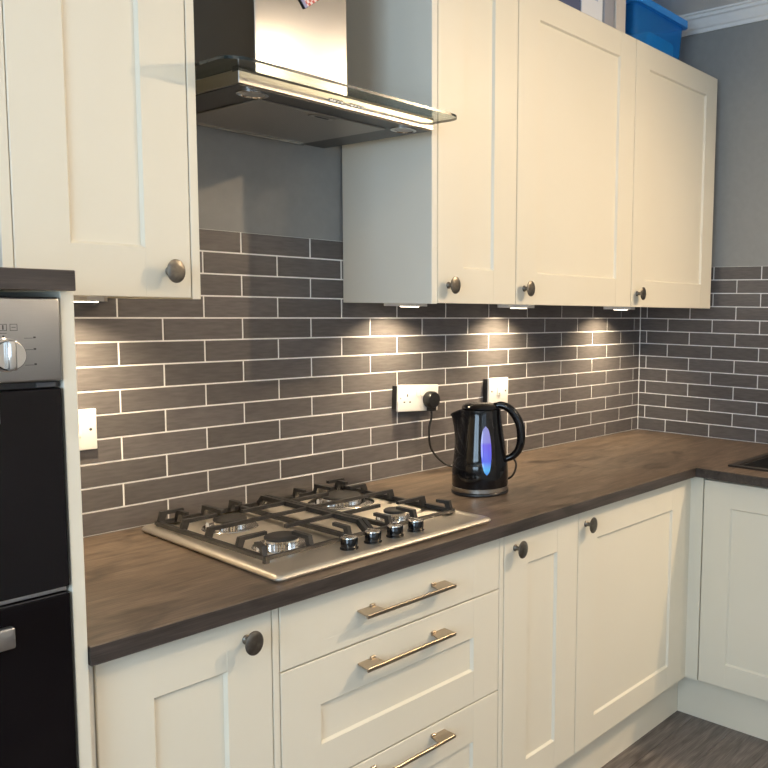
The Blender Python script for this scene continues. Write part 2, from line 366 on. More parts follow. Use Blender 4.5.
# ------------------------------------------------------------------ cabinet pieces
def shaker(name, parent, x0, x1, z0, z1, yf, stile, rt, rb, th=0.020, recess=0.007, flat=False, material=None):
    """five-piece shaker front in the thing's local frame, face at y = yf (looking to -y); the panel is a child"""
    mm = material or M['cream']
    bm = bmesh.new(); V = lambda x, y, z: bm.verts.new((x, y, z))
    def quad(*p): bm.faces.new([V(*q) for q in p])
    e = 0.0005; c = 0.0012
    xi0, xi1, zi0, zi1 = x0+stile, x1-stile, z0+rb, z1-rt
    quad((x0+c, yf, z0+c), (xi0, yf, z0+c), (xi0, yf, z1-c), (x0+c, yf, z1-c)); quad((xi1, yf, z0+c), (x1-c, yf, z0+c), (x1-c, yf, z1-c), (xi1, yf, z1-c))
    yr = yf+e
    quad((xi0, yr, z0+c), (xi1, yr, z0+c), (xi1, yr, zi0), (xi0, yr, zi0)); quad((xi0, yr, zi1), (xi1, yr, zi1), (xi1, yr, z1-c), (xi0, yr, z1-c))
    for xs in (xi0, xi1):
        quad((xs, yf, z0+c), (xs, yr, z0+c), (xs, yr, zi0), (xs, yf, zi0)); quad((xs, yf, zi1), (xs, yr, zi1), (xs, yr, z1-c), (xs, yf, z1-c))
    d = 0.0045; yp = yf+recess
    if flat: yp, d = yr+0.0002, 0.0
    for (a, b) in (((xi0, zi0), (xi1, zi0)), ((xi1, zi0), (xi1, zi1)), ((xi1, zi1), (xi0, zi1)), ((xi0, zi1), (xi0, zi0))):
        ins = lambda p: (p[0] + (d if p[0] == xi0 else -d), yp, p[1] + (d if p[1] == zi0 else -d))
        ya = yf if a[0] == b[0] else yr
        quad((a[0], ya, a[1]), (b[0], ya, b[1]), ins(b), ins(a))
    for (a, b) in (((x0, z0), (x1, z0)), ((x1, z0), (x1, z1)), ((x1, z1), (x0, z1)), ((x0, z1), (x0, z0))):
        inn = lambda p: (p[0] + (c if p[0] == x0 else -c), yf, p[1] + (c if p[1] == z0 else -c))
        quad((a[0], yf+c, a[1]), (b[0], yf+c, b[1]), inn(b), inn(a)); quad((a[0], yf+th, a[1]), (b[0], yf+th, b[1]), (b[0], yf+c, b[1]), (a[0], yf+c, a[1]))
    quad((x0, yf+th, z0), (x1, yf+th, z0), (x1, yf+th, z1), (x0, yf+th, z1))
    bmesh.ops.remove_doubles(bm, verts=bm.verts, dist=0.00005)
    o = link_obj(name, bm, mm, parent)
    bx('panel', xi0+d-0.001, xi1-d+0.001, yp, yf+th-0.001, zi0+d-0.001, zi1-d+0.001, mm, o)
    return o
def knob(parent, x, z, yf, r=0.0205):
    bm = bmesh.new(); r = 0.0215
    lathe(bm, [(0.0085, 0), (0.0085, 0.002), (0.006, 0.004), (0.0050, 0.010), (0.0056, 0.0185), (0.009, 0.0205), (r*0.88, 0.0212), (r, 0.0226), (r*0.99, 0.0242), (r*0.86, 0.0254), (r*0.5, 0.0262), (0.0005, 0.0265)], 28, (x, yf, z), 'y')
    for v in bm.verts:                                     # the head is an upright oval, 30 mm out
        v.co.x = x+(v.co.x-x)*0.80; v.co.y = yf+(v.co.y-yf)*1.10
    o = link_obj('knob', bm, M['pewter'], parent, True); o['label'] = 'oval pewter knob'; return o
def pull(parent, xc, z, yf, half=0.122):
    bm = bmesh.new(); yo = yf-0.030
    for s in (-1, 1):
        xo, xi = xc+s*half, xc+s*(half-0.046)
        a = [(xo, yo-0.003, -0.0055), (xo-s*0.002, yf, -0.0025), (xi+s*0.004, yf, -0.0025), (xi-s*0.004, yo-0.003, -0.0055)]
        lo = [bm.verts.new((x, y, z+h-0.0016)) for x, y, h in a]; hi = [bm.verts.new((x, y, z+h+0.0016)) for x, y, h in a]
        bm.faces.new(lo); bm.faces.new(hi)
        for i in range(4): bm.faces.new((lo[i], lo[(i+1) % 4], hi[(i+1) % 4], hi[i]))
        box(bm, min(xi+s*0.014, xi+s*0.002), max(xi+s*0.014, xi+s*0.002), yf-0.006, yf, z-0.006, z+0.0035, 0.001)
    box(bm, xc-half, xc+half, yo-0.005, yo+0.001, z-0.0105, z-0.0025, 0.0008)
    o = link_obj('handle', bm, M['handle'], parent); o['label'] = 'brushed nickel bar handle'; return o
def carcass(parent, x0, x1, y0, y1, z0, z1):
    return bx('body', x0, x1, y0, y1, z0, z1, M['carcass'], parent)

# --- base units (local frame = world, empty at the unit's foot)
YD, YC = -0.575, -0.553
ZB0, ZB1 = 0.150, 0.8195
def at(o, x, y, z=0):            # give an empty a base location while its children keep world coordinates
    o.location = (x, y, z)
    for ch in o.children: ch.location = (ch.location[0]-x, ch.location[1]-y, ch.location[2]-z)
t = thing('base_cabinet', 'narrow cream shaker base cabinet between the oven housing and the drawers', 'cabinet', group='base cabinets')
carcass(t, -0.338, -0.024, YC, -0.01, 0.148, 0.829)
d = shaker('door', t, -0.3225, -0.0235, ZB0, ZB1, YD, 0.086, 0.084, 0.076); knob(d, -0.074, 0.781, YD)
bx('side_strip', -0.338, -0.3245, YD+0.004, YC, 0.148, 0.829, M['carcass'], t)
at(t, -0.18, -0.28)
t = thing('drawer_cabinet', 'cream three-drawer cabinet with bar handles under the gas hob', 'cabinet', group='base cabinets')
carcass(t, -0.0075, 0.5885, YC, -0.01, 0.148, 0.829)
bx('end_panel', -0.0215, -0.0085, YD, -0.01, 0.148, 0.829, M['cream'], t, 0.0008); bx('end_panel', 0.5905, 0.6045, YD, -0.01, 0.148, 0.829, M['cream'], t, 0.0008)
for (z0, z1, rt, rb, flat, zh) in ((0.6985, ZB1, 0.030, 0.030, True, 0.766), (0.4495, 0.6955, 0.090, 0.076, False, 0.6585), (ZB0, 0.4465, 0.092, 0.076, False, 0.4265)):
    d = shaker('drawer', t, -0.0062, 0.5885, z0, z1, YD, 0.086, rt, rb, flat=flat); pull(d, 0.2880, zh-0.001, YD)
at(t, 0.29, -0.28)
t = thing('base_cabinet', 'narrow cream shaker base cabinet right of the drawers below the kettle', 'cabinet', group='base cabinets')
carcass(t, 0.606, 0.9065, YC, -0.01, 0.148, 0.829)
d = shaker('door', t, 0.608, 0.9055, ZB0, ZB1, YD, 0.090, 0.084, 0.076); knob(d, 0.646, 0.784, YD)
at(t, 0.757, -0.28)
t = thing('base_cabinet', 'wide cream shaker base cabinet nearest the inner corner of the worktop', 'cabinet', group='base cabinets')
carcass(t, 0.9075, 1.5045, YC, -0.01, 0.148, 0.829)
d = shaker('door', t, 0.9085, 1.500, ZB0, ZB1, YD, 0.0885, 0.084, 0.076); knob(d, 0.940, 0.785, YD)
at(t, 1.2, -0.28)
XD = 1.535                       # door plane of the return run, facing -x
bm = bmesh.new(); box(bm, 1.506, XD+0.018, YD+0.004, YC, 0.148, 0.829); box(bm, XD, XD+0.018, -0.6155, YD+0.004, 0.148, 0.829)
tag(link_obj('corner_post', bm, M['cream']), 'slim cream filler post in the inner corner between the two cabinet runs', 'filler panel')
t = thing('base_cabinet', 'cream shaker base cabinet of the return run under the black sink', 'cabinet', (XD, -0.6175, 0), -PI/2, group='base cabinets')
# local: x along -y, -y towards -x
bx('body', 0.001, 0.605, 0.022, X_R-XD-0.01, 0.148, 0.640, M['carcass'], t); bx('rail', 0.001, 0.605, 0.0222, 0.045, 0.641, 0.829, M['carcass'], t)
d = shaker('door', t, 0.002, 0.6, ZB0, ZB1, 0.0, 0.0925, 0.081, 0.076); knob(d, 0.555, 0.785, 0.0)
# plinths
tag(bx('plinth', -0.338, 1.5775, -0.540+0.017, -0.505, 0.0, 0.147, M['cream']), 'long cream plinth board under the drawer and door run', 'plinth')
tag(bx('plinth', 1.578, 1.596, -1.225, -0.523, 0.0, 0.147, M['cream']), 'cream plinth board under the sink cabinet meeting the corner', 'plinth')

# --- wall units
WB, WT, YW = 1.367, 2.226, -0.34
t = thing('wall_cabinet', 'cream shaker wall cabinet left of the cooker hood above the oven end', 'cabinet', group='wall cabinets')
carcass(t, -0.3185, -0.0225, -0.318, -0.002, WB+0.002, WT)
bx('end_panel', -0.0215, -0.005, YW, -0.002, WB-0.002, WT, M['cream'], t, 0.0008); bx('end_panel', -0.336, -0.3195, YW, -0.002, WB-0.002, WT, M['cream'], t, 0.0008)
d = shaker('door', t, -0.3180, -0.0235, WB, WT, YW, 0.0845, 0.078, 0.088); knob(d, -0.066, 1.415, YW)
at(t, -0.17, -0.17, WB)
specs = [(0.6185, 0.9165, 0.655, 'narrow cream wall cabinet beside the cooker hood with knob at lower left', True),
         (0.9195, 1.5085, 0.953, 'wide cream wall cabinet in the middle of the three right of the hood', False),
         (1.5115, 2.082, 1.546, 'cream wall cabinet in the corner next to the grey wall, under the blue box', False)]
for x0, x1, kx, lab, endp in specs:
    t = thing('wall_cabinet', lab, 'cabinet', group='wall cabinets')
    carcass(t, x0, x1, -0.318, -0.002, WB+0.002, WT)
    if endp: bx('end_panel', 0.5975, 0.6165, YW, -0.002, WB-0.002, WT, M['edge'], t, 0.0008)
    d = shaker('door', t, x0, x1, WB, WT, YW, 0.0915 if x1 < 2 else 0.083, 0.075, 0.088); knob(d, kx, 1.412, YW)
    at(t, (x0+x1)/2, -0.17, WB)

# --- L-shaped worktop with an opening for the sink
SX0, SX1, SY0, SY1 = 1.612, 1.985, -1.13, -0.692
bm = bmesh.new()
xs = [-0.340, 1.504, SX0, SX1, X_R-0.001]; ys = [-1.245, SY0, SY1, -0.603, -0.001]
vv = {(i, j): bm.verts.new((xs[i], ys[j], 0.86)) for i in range(5) for j in range(5) if not (i == 0 and j < 3)}
for i in range(4):
    for j in range(4):
        if (i == 0 and j < 3) or (i == 2 and j == 1): continue
        bm.faces.new((vv[i, j], vv[i+1, j], vv[i+1, j+1], vv[i, j+1]))
for v in [v for v in bm.verts if not v.link_faces]: bm.verts.remove(v)
ex = bmesh.ops.extrude_face_region(bm, geom=list(bm.faces))
for g in ex['geom']:
    if isinstance(g, bmesh.types.BMVert): g.co.z = 0.830
be = [e for e in bm.edges if e.is_manifold and e.calc_face_angle(0) > 1.0]
bmesh.ops.recalc_face_normals(bm, faces=bm.faces)
bmesh.ops.bevel(bm, geom=be, offset=0.0012, segments=1, affect='EDGES')
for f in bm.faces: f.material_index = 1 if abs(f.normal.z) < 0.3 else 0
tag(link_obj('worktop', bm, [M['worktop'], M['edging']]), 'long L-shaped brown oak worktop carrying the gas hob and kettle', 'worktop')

# ------------------------------------------------------------------ oven housing, its top slab, oven
t = thing('oven_housing', 'cream mid-height housing around the black double oven at the left', 'cabinet')
bx('side_panel', -0.3595, -0.3415, -0.598, -0.001, 0.0, 1.3715, M['cream'], t, 0.0008); bx('side_panel', -0.980, -0.962, -0.598, -0.001, 0.0, 1.3715, M['cream'], t, 0.0008)
bx('back_panel', -0.962, -0.3595, -0.02, -0.001, 0.0, 1.3715, M['carcass'], t); bx('shelf', -0.9615, -0.360, -0.57, -0.021, 0.412, 0.430, M['carcass'], t)
shaker('drawer', t, -0.960, -0.362, ZB0, 0.428, -0.598, 0.086, 0.08, 0.08)
at(t, -0.66, -0.3)
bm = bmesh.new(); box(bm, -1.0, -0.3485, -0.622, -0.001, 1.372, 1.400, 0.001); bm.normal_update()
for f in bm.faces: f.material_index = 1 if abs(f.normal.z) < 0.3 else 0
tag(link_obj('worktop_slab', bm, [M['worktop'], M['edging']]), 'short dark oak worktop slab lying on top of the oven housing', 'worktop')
t = thing('oven', 'built-in black glass double oven with steel control panel', 'oven')
bx('body', -0.9600, -0.3615, -0.575, -0.03, 0.4305, 1.3625, M['black'], t)
cp = bx('control_panel', -0.9595, -0.3620, -0.604, -0.5755, 1.2485, 1.3630, M['steel_oven'], t, 0.004, 3, True)
for xk in (-0.432, -0.888):
    bm = bmesh.new(); lathe(bm, [(0.0225, 0), (0.0225, 0.003), (0.0205, 0.004), (0.0200, 0.016), (0.0185, 0.018), (0.0005, 0.018)], 32, (xk, -0.604, 1.2865), 'y')
    box(bm, xk-0.005, xk+0.005, -0.604-0.027, -0.604-0.016, 1.2865-0.0195, 1.2865+0.0195, 0.002, 2)
    k = link_obj('knob', bm, M['chrome'], cp, True); k['label'] = 'polished steel oven knob'
def mark(*a):
    bm = bmesh.new(); box(bm, a[0], a[1], -0.60425, -0.604, a[2], a[3]); link_obj('marking', bm, M['mark'], cp)
def frame_mark(x, z, q, w=0.0007):
    bm = bmesh.new(); o_ = [bm.verts.new((x+i*q, -0.6042, z+j*q)) for i, j in ((-1, -1), (1, -1), (1, 1), (-1, 1))]; i_ = [bm.verts.new((x+i*(q-w), -0.6042, z+j*(q-w))) for i, j in ((-1, -1), (1, -1), (1, 1), (-1, 1))]
    for k in range(4): bm.faces.new((o_[k], o_[(k+1) % 4], i_[(k+1) % 4], i_[k]))
    link_obj('marking', bm, M['mark'], cp)
for xk in (-0.432, -0.888):
    frame_mark(xk-0.001, 1.3225, 0.0045); frame_mark(xk+0.0115, 1.3225, 0.0045)
    mark(xk-0.0018, xk-0.0002, 1.3195, 1.3255); mark(xk+0.0090, xk+0.0140, 1.3222, 1.3230)
    mark(xk-0.005, xk+0.003, 1.3145, 1.3152); mark(xk-0.0022, xk+0.0002, 1.3095, 1.3119)
    for zz in (1.308, 1.2925, 1.272):
        mark(xk+0.0235, xk+0.034, zz-0.0003, zz+0.0003); mark(xk+0.0345, xk+0.0375, zz-0.0002, zz+0.0020)
bx('display', -0.72, -0.60, -0.6043, -0.6038, 1.285, 1.325, M['black_glass'], cp)
bx('vent_strip', -0.9595, -0.3620, -0.590, -0.5755, 1.2395, 1.2475, M['black'], t)
bx('vent_clip', -0.392, -0.368, -0.594, -0.5905, 1.2405, 1.2465, mat('grey_clip', (0.08, 0.08, 0.085), 0.4), t)
for (z0, z1, zh) in ((0.9575, 1.2385, 1.2145), (0.4325, 0.9475, 0.9215)):
    d = bx('door', -0.9595, -0.3640, -0.602, -0.5755, z0, z1, M['black_glass'], t, 0.0015, 2)
    bm = bmesh.new()
    box(bm, -0.875, -0.4515 if zh < 1 else -0.457, -0.652, -0.640, zh-0.0145, zh+0.0145, 0.0035, 3)
    for xk in (-0.83, -0.505): box(bm, xk-0.011, xk+0.011, -0.641, -0.602, zh-0.009, zh+0.009)
    h = link_obj('handle', bm, M['steel_oven'], d, True); h['label'] = 'flat steel bar handle'
bx('trim_strip', -0.9595, -0.3640, -0.590, -0.5755, 0.949, 0.956, M['steel_oven'], t)
at(t, -0.66, -0.3, 0.4305)

# ------------------------------------------------------------------ gas hob
hob = thing('gas_hob', 'stainless steel four-burner gas hob with black iron pan supports', 'hob')
HX0, HX1, HY0, HY1, HZ = -0.006, 0.571, -0.572, -0.040, 0.8605
bm = bmesh.new()
def rrect(x0, x1, y0, y1, r, n=6):
    out = []
    for cx, cy, a0 in ((x1-r, y1-r, 0), (x0+r, y1-r, PI/2), (x0+r, y0+r, PI), (x1-r, y0+r, 1.5*PI)):
        for i in range(n+1): out.append((cx+r*math.cos(a0+PI/2*i/n), cy+r*math.sin(a0+PI/2*i/n)))
    return out
rings = []
for ins, z in ((0.006, 0.0), (0.004, 0.0025), (0.0, 0.005), (0.0, 0.0075), (0.003, 0.0112), (0.009, 0.0135), (0.016, 0.0135), (0.022, 0.0115)):
    rings.append([bm.verts.new((x, y, HZ+z)) for x, y in rrect(HX0+ins, HX1-ins, HY0+ins, HY1-ins, max(0.016-ins*0.4, 0.006))])
well = [bm.verts.new((x, y, HZ+0.0115)) for x, y in rrect(HX0+0.026, HX1-0.024, -0.484, HY1-0.016, 0.010)]
well2 = [bm.verts.new((x, y, HZ+0.0055)) for x, y in rrect(HX0+0.040, HX1-0.040, -0.472, HY1-0.026, 0.010)]
rings += [well, well2]
for a, b in zip(rings, rings[1:]):
    n = len(a)
    for i in range(n): bm.faces.new((a[i], a[(i+1) % n], b[(i+1) % n], b[i]))
bm.faces.new(well2); bm.faces.new(rings[0])
for v in bm.verts:                                         # pressed tray draws in slightly at the rear left
    if v.co.x < 0.2: v.co.x += 0.016*max(0, (v.co.y-HY0)/(HY1-HY0))*(0.2-v.co.x)/0.2
link_obj('tray', bm, M['steel_hob'], hob, True)
ZW = HZ+0.0055
burn = [(0.135, -0.380, 0.034, 1), (0.148, -0.170, 0.034, 1), (0.455, -0.165, 0.047, 2), (0.437, -0.385, 0.026, 0)]
for (x, y, r, q) in burn:
    bm = bmesh.new(); lathe(bm, [(r*1.75, 0), (r*1.70, 0.0018), (r*1.15, 0.0035), (r*1.08, 0.003), (r*0.9, 0.0034)], 40, (x, y, ZW), 'z')
    b = link_obj('burner', bm, M['chrome'], hob, True)
    bm = bmesh.new(); n = 36                              # slotted flame crown
    prof = []
    for i in range(n*2):
        rr = r*0.96 if i % 2 else r*0.90
        prof.append((x+rr*math.cos(PI*i/n), y+rr*math.sin(PI*i/n)))
    prism(bm, prof, ZW+0.003, ZW+0.0145); link_obj('flame_crown', bm, M['chrome'], b)
    bm = bmesh.new(); lathe(bm, [(r*0.99, 0), (r*1.04, 0.0015), (r*1.04, 0.005), (r*0.95, 0.0068), (r*0.5, 0.0074), (0.0005, 0.0076)], 40, (x, y, ZW+0.0148), 'z')
    link_obj('burner_cap', bm, M['cap'], b, True)
    bm = bmesh.new(); lathe(bm, [(0.0035, 0), (0.0035, 0.013), (0.002, 0.016)], 10, (x-r*1.0-0.012, y+0.014, ZW), 'z'); link_obj('igniter', bm, M['plastic_white'], b, True)
# pan supports: low outer frame, fingers that stand up at the rim and reach in to the burner
ZL0, ZH = ZW+0.010, ZW+0.0330
def support(xo, xi, y0, y1, bs, inner):
    bm = bmesh.new(); w, h = 0.0090, 0.009; x0, x1 = min(xo, xi), max(xo, xi)
    bar(bm, (xo, y0-w/2, ZL0), (xo, y1+w/2, ZL0), w, h); bar(bm, (x0, y0, ZL0), (x1, y0, ZL0), w, h*0.8); bar(bm, (x0, y1, ZL0), (x1, y1, ZL0), w, h)
    # inner side runs high with turned-down ends; a low rail lies beside it
    bar(bm, (xi, y0+0.030, ZH-0.005), (xi, y1-0.018, ZH-0.005), w, 0.010)
    bar(bm, (xi, y0+0.034, ZH-0.004), (xi, y0-0.002, ZL0-0.006), w, 0.013); bar(bm, (xi, y1-0.022, ZH-0.004), (xi, y1+0.002, ZL0-0.004), w, 0.012)
    xl = xi-inner*0.050; bar(bm, (xl, y0, ZL0), (xl, y1, ZL0), w, h)
    for fx in (x0, x1):
        for fy in (y0, y1): bar(bm, (fx, fy, ZW), (fx, fy, ZL0), 0.010, 0.010)
    def finger(a, d, ln, top=ZH):
        a = Vector((a[0], a[1], 0)); d = Vector((d[0], d[1], 0)).normalized(); up = Vector((0, 0, 1))
        s = Vector((-d.y, d.x, 0))*0.0048
        pr = [a - d*0.004 + up*(ZL0-0.004), a + d*0.004 + up*top, a + d*ln + up*top, a + d*ln + up*(top-0.007), a + d*0.016 + up*(top-0.008), a + d*0.009 + up*(ZL0-0.004)]
        lo = [bm.verts.new(p-s) for p in pr]; hi = [bm.verts.new(p+s) for p in pr]
        bm.faces.new(lo); bm.faces.new(hi)
        for i in range(6): bm.faces.new((lo[i], lo[(i+1) % 6], hi[(i+1) % 6], hi[i]))
    (fx_, fy_, fr), (rx_, ry_, rr) = bs
    yl = (fy_+ry_)/2+0.02
    finger((xo, y1-0.004), (inner, -0.05), 0.055, ZH+0.003)                     # rear corner horn
    finger((xo, ry_+0.012), (inner, 0), abs(rx_-xo)-rr*0.75)          # to the rear burner
    finger((xo, yl), (inner, 0), abs(xi-xo))                          # right across, between the burners
    finger((xo, fy_+0.015), (inner, 0), abs(fx_-xo)-fr*0.80)          # to the front burner
    finger((xo, y0+0.004), (inner*0.2, 1), 0.040)                     # front corner horn
    for by_, bx_, r in ((fy_+0.03, fx_, fr), (ry_, rx_, rr)): bar(bm, (xi, by_, ZH-0.004), (bx_+inner*r*0.85, by_, ZH-0.004), w, 0.008)
    finger((rx_, y1), (0, -1), y1-ry_-rr*0.75)
    for o_ in (-0.062, 0.068): finger((rx_+o_, y1), (0, -1), 0.042)
    finger((xl, y0), (0, 1), 0.052); finger((fx_+inner*0.01, y0), (0, 1), fy_-y0-fr*0.75)
    return link_obj('pan_support', bm, M['iron'], hob)
support(0.042, 0.291, -0.464, -0.060, [(0.135, -0.380, 0.034), (0.148, -0.170, 0.034)], 1)
support(0.545, 0.303, -0.464, -0.060, [(0.437, -0.385, 0.026), (0.455, -0.165, 0.047)], -1)
for i, (x, y) in enumerate(((0.195, -0.519), (0.256, -0.519), (0.316, -0.519), (0.376, -0.519))):
    bm = bmesh.new(); lathe(bm, [(0.0185, 0), (0.0185, 0.0025), (0.0165, 0.004), (0.0172, 0.0215), (0.0165, 0.0225)], 28, (x, y, HZ+0.0112), 'z')
    k = link_obj('control_knob', bm, M['black_gloss'], hob, True)
    bm = bmesh.new(); lathe(bm, [(0.0166, 0), (0.0162, 0.0014), (0.015, 0.002), (0.0005, 0.0021)], 28, (x, y, HZ+0.0340), 'z'); box(bm, x-0.002, x+0.002, y-0.015, y+0.015, HZ+0.0360, HZ+0.0380)
    c = link_obj('knob_top', bm, M['chrome'], k, True); c['label'] = 'silver top of the hob knob'
at(hob, 0.29, -0.31, HZ)

# ------------------------------------------------------------------ cooker hood
hood = thing('cooker_hood', 'stainless steel chimney cooker hood with flat glass canopy between the wall cabinets', 'cooker hood')
bm = bmesh.new()
bx0, bx1, by0, bz0, bz1 = 0.050, 0.550, -0.393, 1.765, 1.793
box(bm, bx0, bx1, by0, Y_B-0.001, bz0+0.002, bz1, 0.001)
body = link_obj('body', bm, M['steel'], hood)
bx('underside', bx0+0.004, bx1-0.004, by0+0.004, Y_B-0.001, bz0, bz0+0.0018, mat('dark_grey_enamel', (0.10, 0.094, 0.086), 0.4, 0.6), hood)
bx('shade_line', bx0-0.0006, bx1+0.0006, by0-0.0008, by0+0.02, bz1-0.0035, bz1+0.0012, M['black'], body)  # black strip standing in for the shadow line under the glass
bm = bmesh.new()
cx = 0.2985
box(bm, cx-0.1185, cx+0.1185, -0.250, Y_B-0.001, 1.8005, 2.14, 0.0015); chim = link_obj('chimney', bm, M['steel_chimney'], hood)
bx('upper_chimney', cx-0.1165, cx+0.1165, -0.248, Y_B-0.001, 2.141, Z_C-0.068, M['steel_chimney'], hood)
bm = bmesh.new(); prism(bm, rrect(-0.001, 0.597, -0.450, Y_B-0.010, 0.045, 8), 1.7945, 1.8000, 0, 1); link_obj('glass_canopy', bm, [M['glass'], M['glass_edge']], hood)
ft = bx('grease_filter', 0.135, 0.465, -0.325, -0.020, 1.7615, 1.7648, M['filter'], hood, 0.001)
bx('filter_rim', 0.135, 0.465, -0.019, -0.012, 1.7570, 1.7648, M['chrome'], ft)
bx('filter_latch', 0.270, 0.330, -0.318, -0.300, 1.7595, 1.7612, M['steel'], ft, 0.0005); bx('latch_slot', 0.283, 0.317, -0.312, -0.306, 1.7588, 1.7594, M['mark'], ft)
for x in (0.106, 0.497):
    bm = bmesh.new(); lathe(bm, [(0.030, 0), (0.030, -0.0025), (0.026, -0.0035), (0.023, -0.001)], 32, (x, -0.350, 1.7648), 'z'); lp = link_obj('hood_lamp', bm, M['chrome'], hood, True)
    bm = bmesh.new(); lathe(bm, [(0.0225, 0), (0.0225, -0.0016), (0.0005, -0.002)], 32, (x, -0.350, 1.7648), 'z'); link_obj('lens', bm, M['hood_lens'], lp, True)
for x0 in (0.254, 0.308):
    for i in range(4): bx('button', x0+i*0.0095, x0+i*0.0095+0.0068, by0-0.0022, by0-0.0001, 1.7745, 1.7815, M['chrome'], body, 0.0006)
at(hood, 0.2985, -0.19, bz0)
# small chequered tag stuck on the chimney front
def tag_mat():
    m = mat('red_white_chequered_print', (0.8, 0.3, 0.3), 0.45); b = m.node_tree.nodes['Principled BSDF']; tc = N(m, 'ShaderNodeTexCoord'); ch = N(m, 'ShaderNodeTexChecker'); ch.inputs['Scale'].default_value = 150
    ch.inputs['Color1'].default_value = (0.62, 0.09, 0.07, 1); ch.inputs['Color2'].default_value = (0.80, 0.66, 0.62, 1); L(m, tc.outputs['Object'], ch.inputs['Vector']); L(m, ch.outputs[0], b.inputs['Base Color']); return m
mg = thing('fridge_magnet', 'small tilted red and white chequered magnet on the hood chimney', 'magnet', (0.3060, -0.2505, 2.033))
pc = bx('backing', -0.026, 0.026, -0.004, 0, -0.026, 0.026, M['black'], mg, 0.0008); pr = bx('print', -0.017, 0.0252, -0.0046, -0.004, -0.0252, 0.0252, tag_mat(), mg); pe = bx('border', -0.0252, -0.017, -0.0046, -0.004, -0.0252, 0.0252, mat('lilac_print', (0.30, 0.30, 0.48), 0.5), mg)
mg.rotation_euler = (0, math.radians(-38), 0)

# ------------------------------------------------------------------ under-cabinet lamps
UC = [(-0.120, -0.125, 'small triangular lamp under the wall cabinet left of the hood', 1.0),
      (0.745, -0.110, 'small triangular lamp under the narrow wall cabinet beside the hood', 1.0),
      (1.215, -0.110, 'small triangular lamp under the wide middle wall cabinet', 1.0),
      (1.800, -0.120, 'small triangular lamp under the corner wall cabinet', 1.0)]
for (x, y, lab, k) in UC:
    t = thing('cabinet_light', lab, 'light', (x, y, WB+0.002), group='lamps under the wall cabinets')
    bm = bmesh.new(); prism(bm, [(-0.060, 0.045), (0.060, 0.045), (0.060, 0.038), (0.016, -0.045), (-0.016, -0.045), (-0.060, 0.038)], -0.011, 0.0); link_obj('housing', bm, M['lamp_white'], t)
    bm = bmesh.new(); lathe(bm, [(0.026, 0), (0.026, -0.0015), (0.024, -0.002), (0.0005, -0.002)], 24, (0, 0.008, -0.0112), 'z'); link_obj('lens', bm, M['lens'], t, True)
    l = area('cabinet_light_beam', (x, y+0.008, WB-0.0125), 0.045, 3.0*k, (1.0, 0.80, 0.53), (math.radians(14), 0, 0), spread=math.radians(125)); 
# unseen ceiling downlights: the first follows the chimney highlight, the rest added as fill
spots = ['nearest the ceiling spotlight', 'added above the cooker run as fill', 'added on the window side as fill', 'added in the middle of the room as fill', 'added in the far right corner behind as fill', 'added in the far window corner behind as fill']
for (x, y, pw), s in zip(DOWN, spots):
    t = thing('downlight', 'round white recessed ceiling downlight '+s, 'light', (x, y, Z_C), group='ceiling downlights')
    bm = bmesh.new(); lathe(bm, [(0.060, 0), (0.058, -0.004), (0.046, -0.005), (0.044, -0.001)], 32, (0, 0, 0), 'z', cap=False); link_obj('ring', bm, M['lamp_white'], t, True)
    bm = bmesh.new(); lathe(bm, [(0.043, -0.0005), (0.043, -0.0015), (0.0005, -0.002)], 32, (0, 0, 0), 'z'); link_obj('lens', bm, M['down_lens'], t, True)
    area('downlight_beam', (x, y, Z_C-0.008), 0.085, pw, DOWN_COL, (0, 0, 0))

# swivelling ceiling spotlight near the return run, turned to the drawers (the warm key light)
t = thing('ceiling_spotlight', 'white swivel spotlight on the ceiling turned towards the drawers', 'light', (SPOT[0], SPOT[1], Z_C))
aim = (Vector(SPOT_AIM)-Vector(SPOT[:3])).normalized(); hd = Vector((0, 0, SPOT[2]-Z_C))
bm = bmesh.new(); lathe(bm, [(0.05, 0), (0.05, -0.012), (0.045, -0.016), (0.01, -0.018)], 28); link_obj('ceiling_rose', bm, M['lamp_white'], t, True)
bm = bmesh.new(); tube(bm, [(0, 0, -0.017), tuple(hd - aim*0.05)], 0.006, 10); link_obj('arm', bm, M['lamp_white'], t, True)
bm = bmesh.new(); tube(bm, [hd - aim*0.085, hd - aim*0.08, hd - aim*0.012, hd], [0.012, 0.030, 0.038, 0.038], 24); link_obj('barrel', bm, M['lamp_white'], t, True)
bm = bmesh.new(); tube(bm, [hd + aim*0.0005, hd + aim*0.003], 0.035, 24); link_obj('lens', bm, M['down_lens'], t)
ld = bpy.data.lights.new('spotlight_beam', 'SPOT'); ld.energy = SPOT[3]; ld.color = (1.0, 0.72, 0.43); ld.spot_size = math.radians(118); ld.spot_blend = 1.0; ld.shadow_soft_size = 0.026
lo_ = bpy.data.objects.new('spotlight_beam', ld); COL.objects.link(lo_); lo_.location = Vector(SPOT[:3]) + aim*0.04; lo_.rotation_euler = aim.to_track_quat('-Z', 'Y').to_euler()

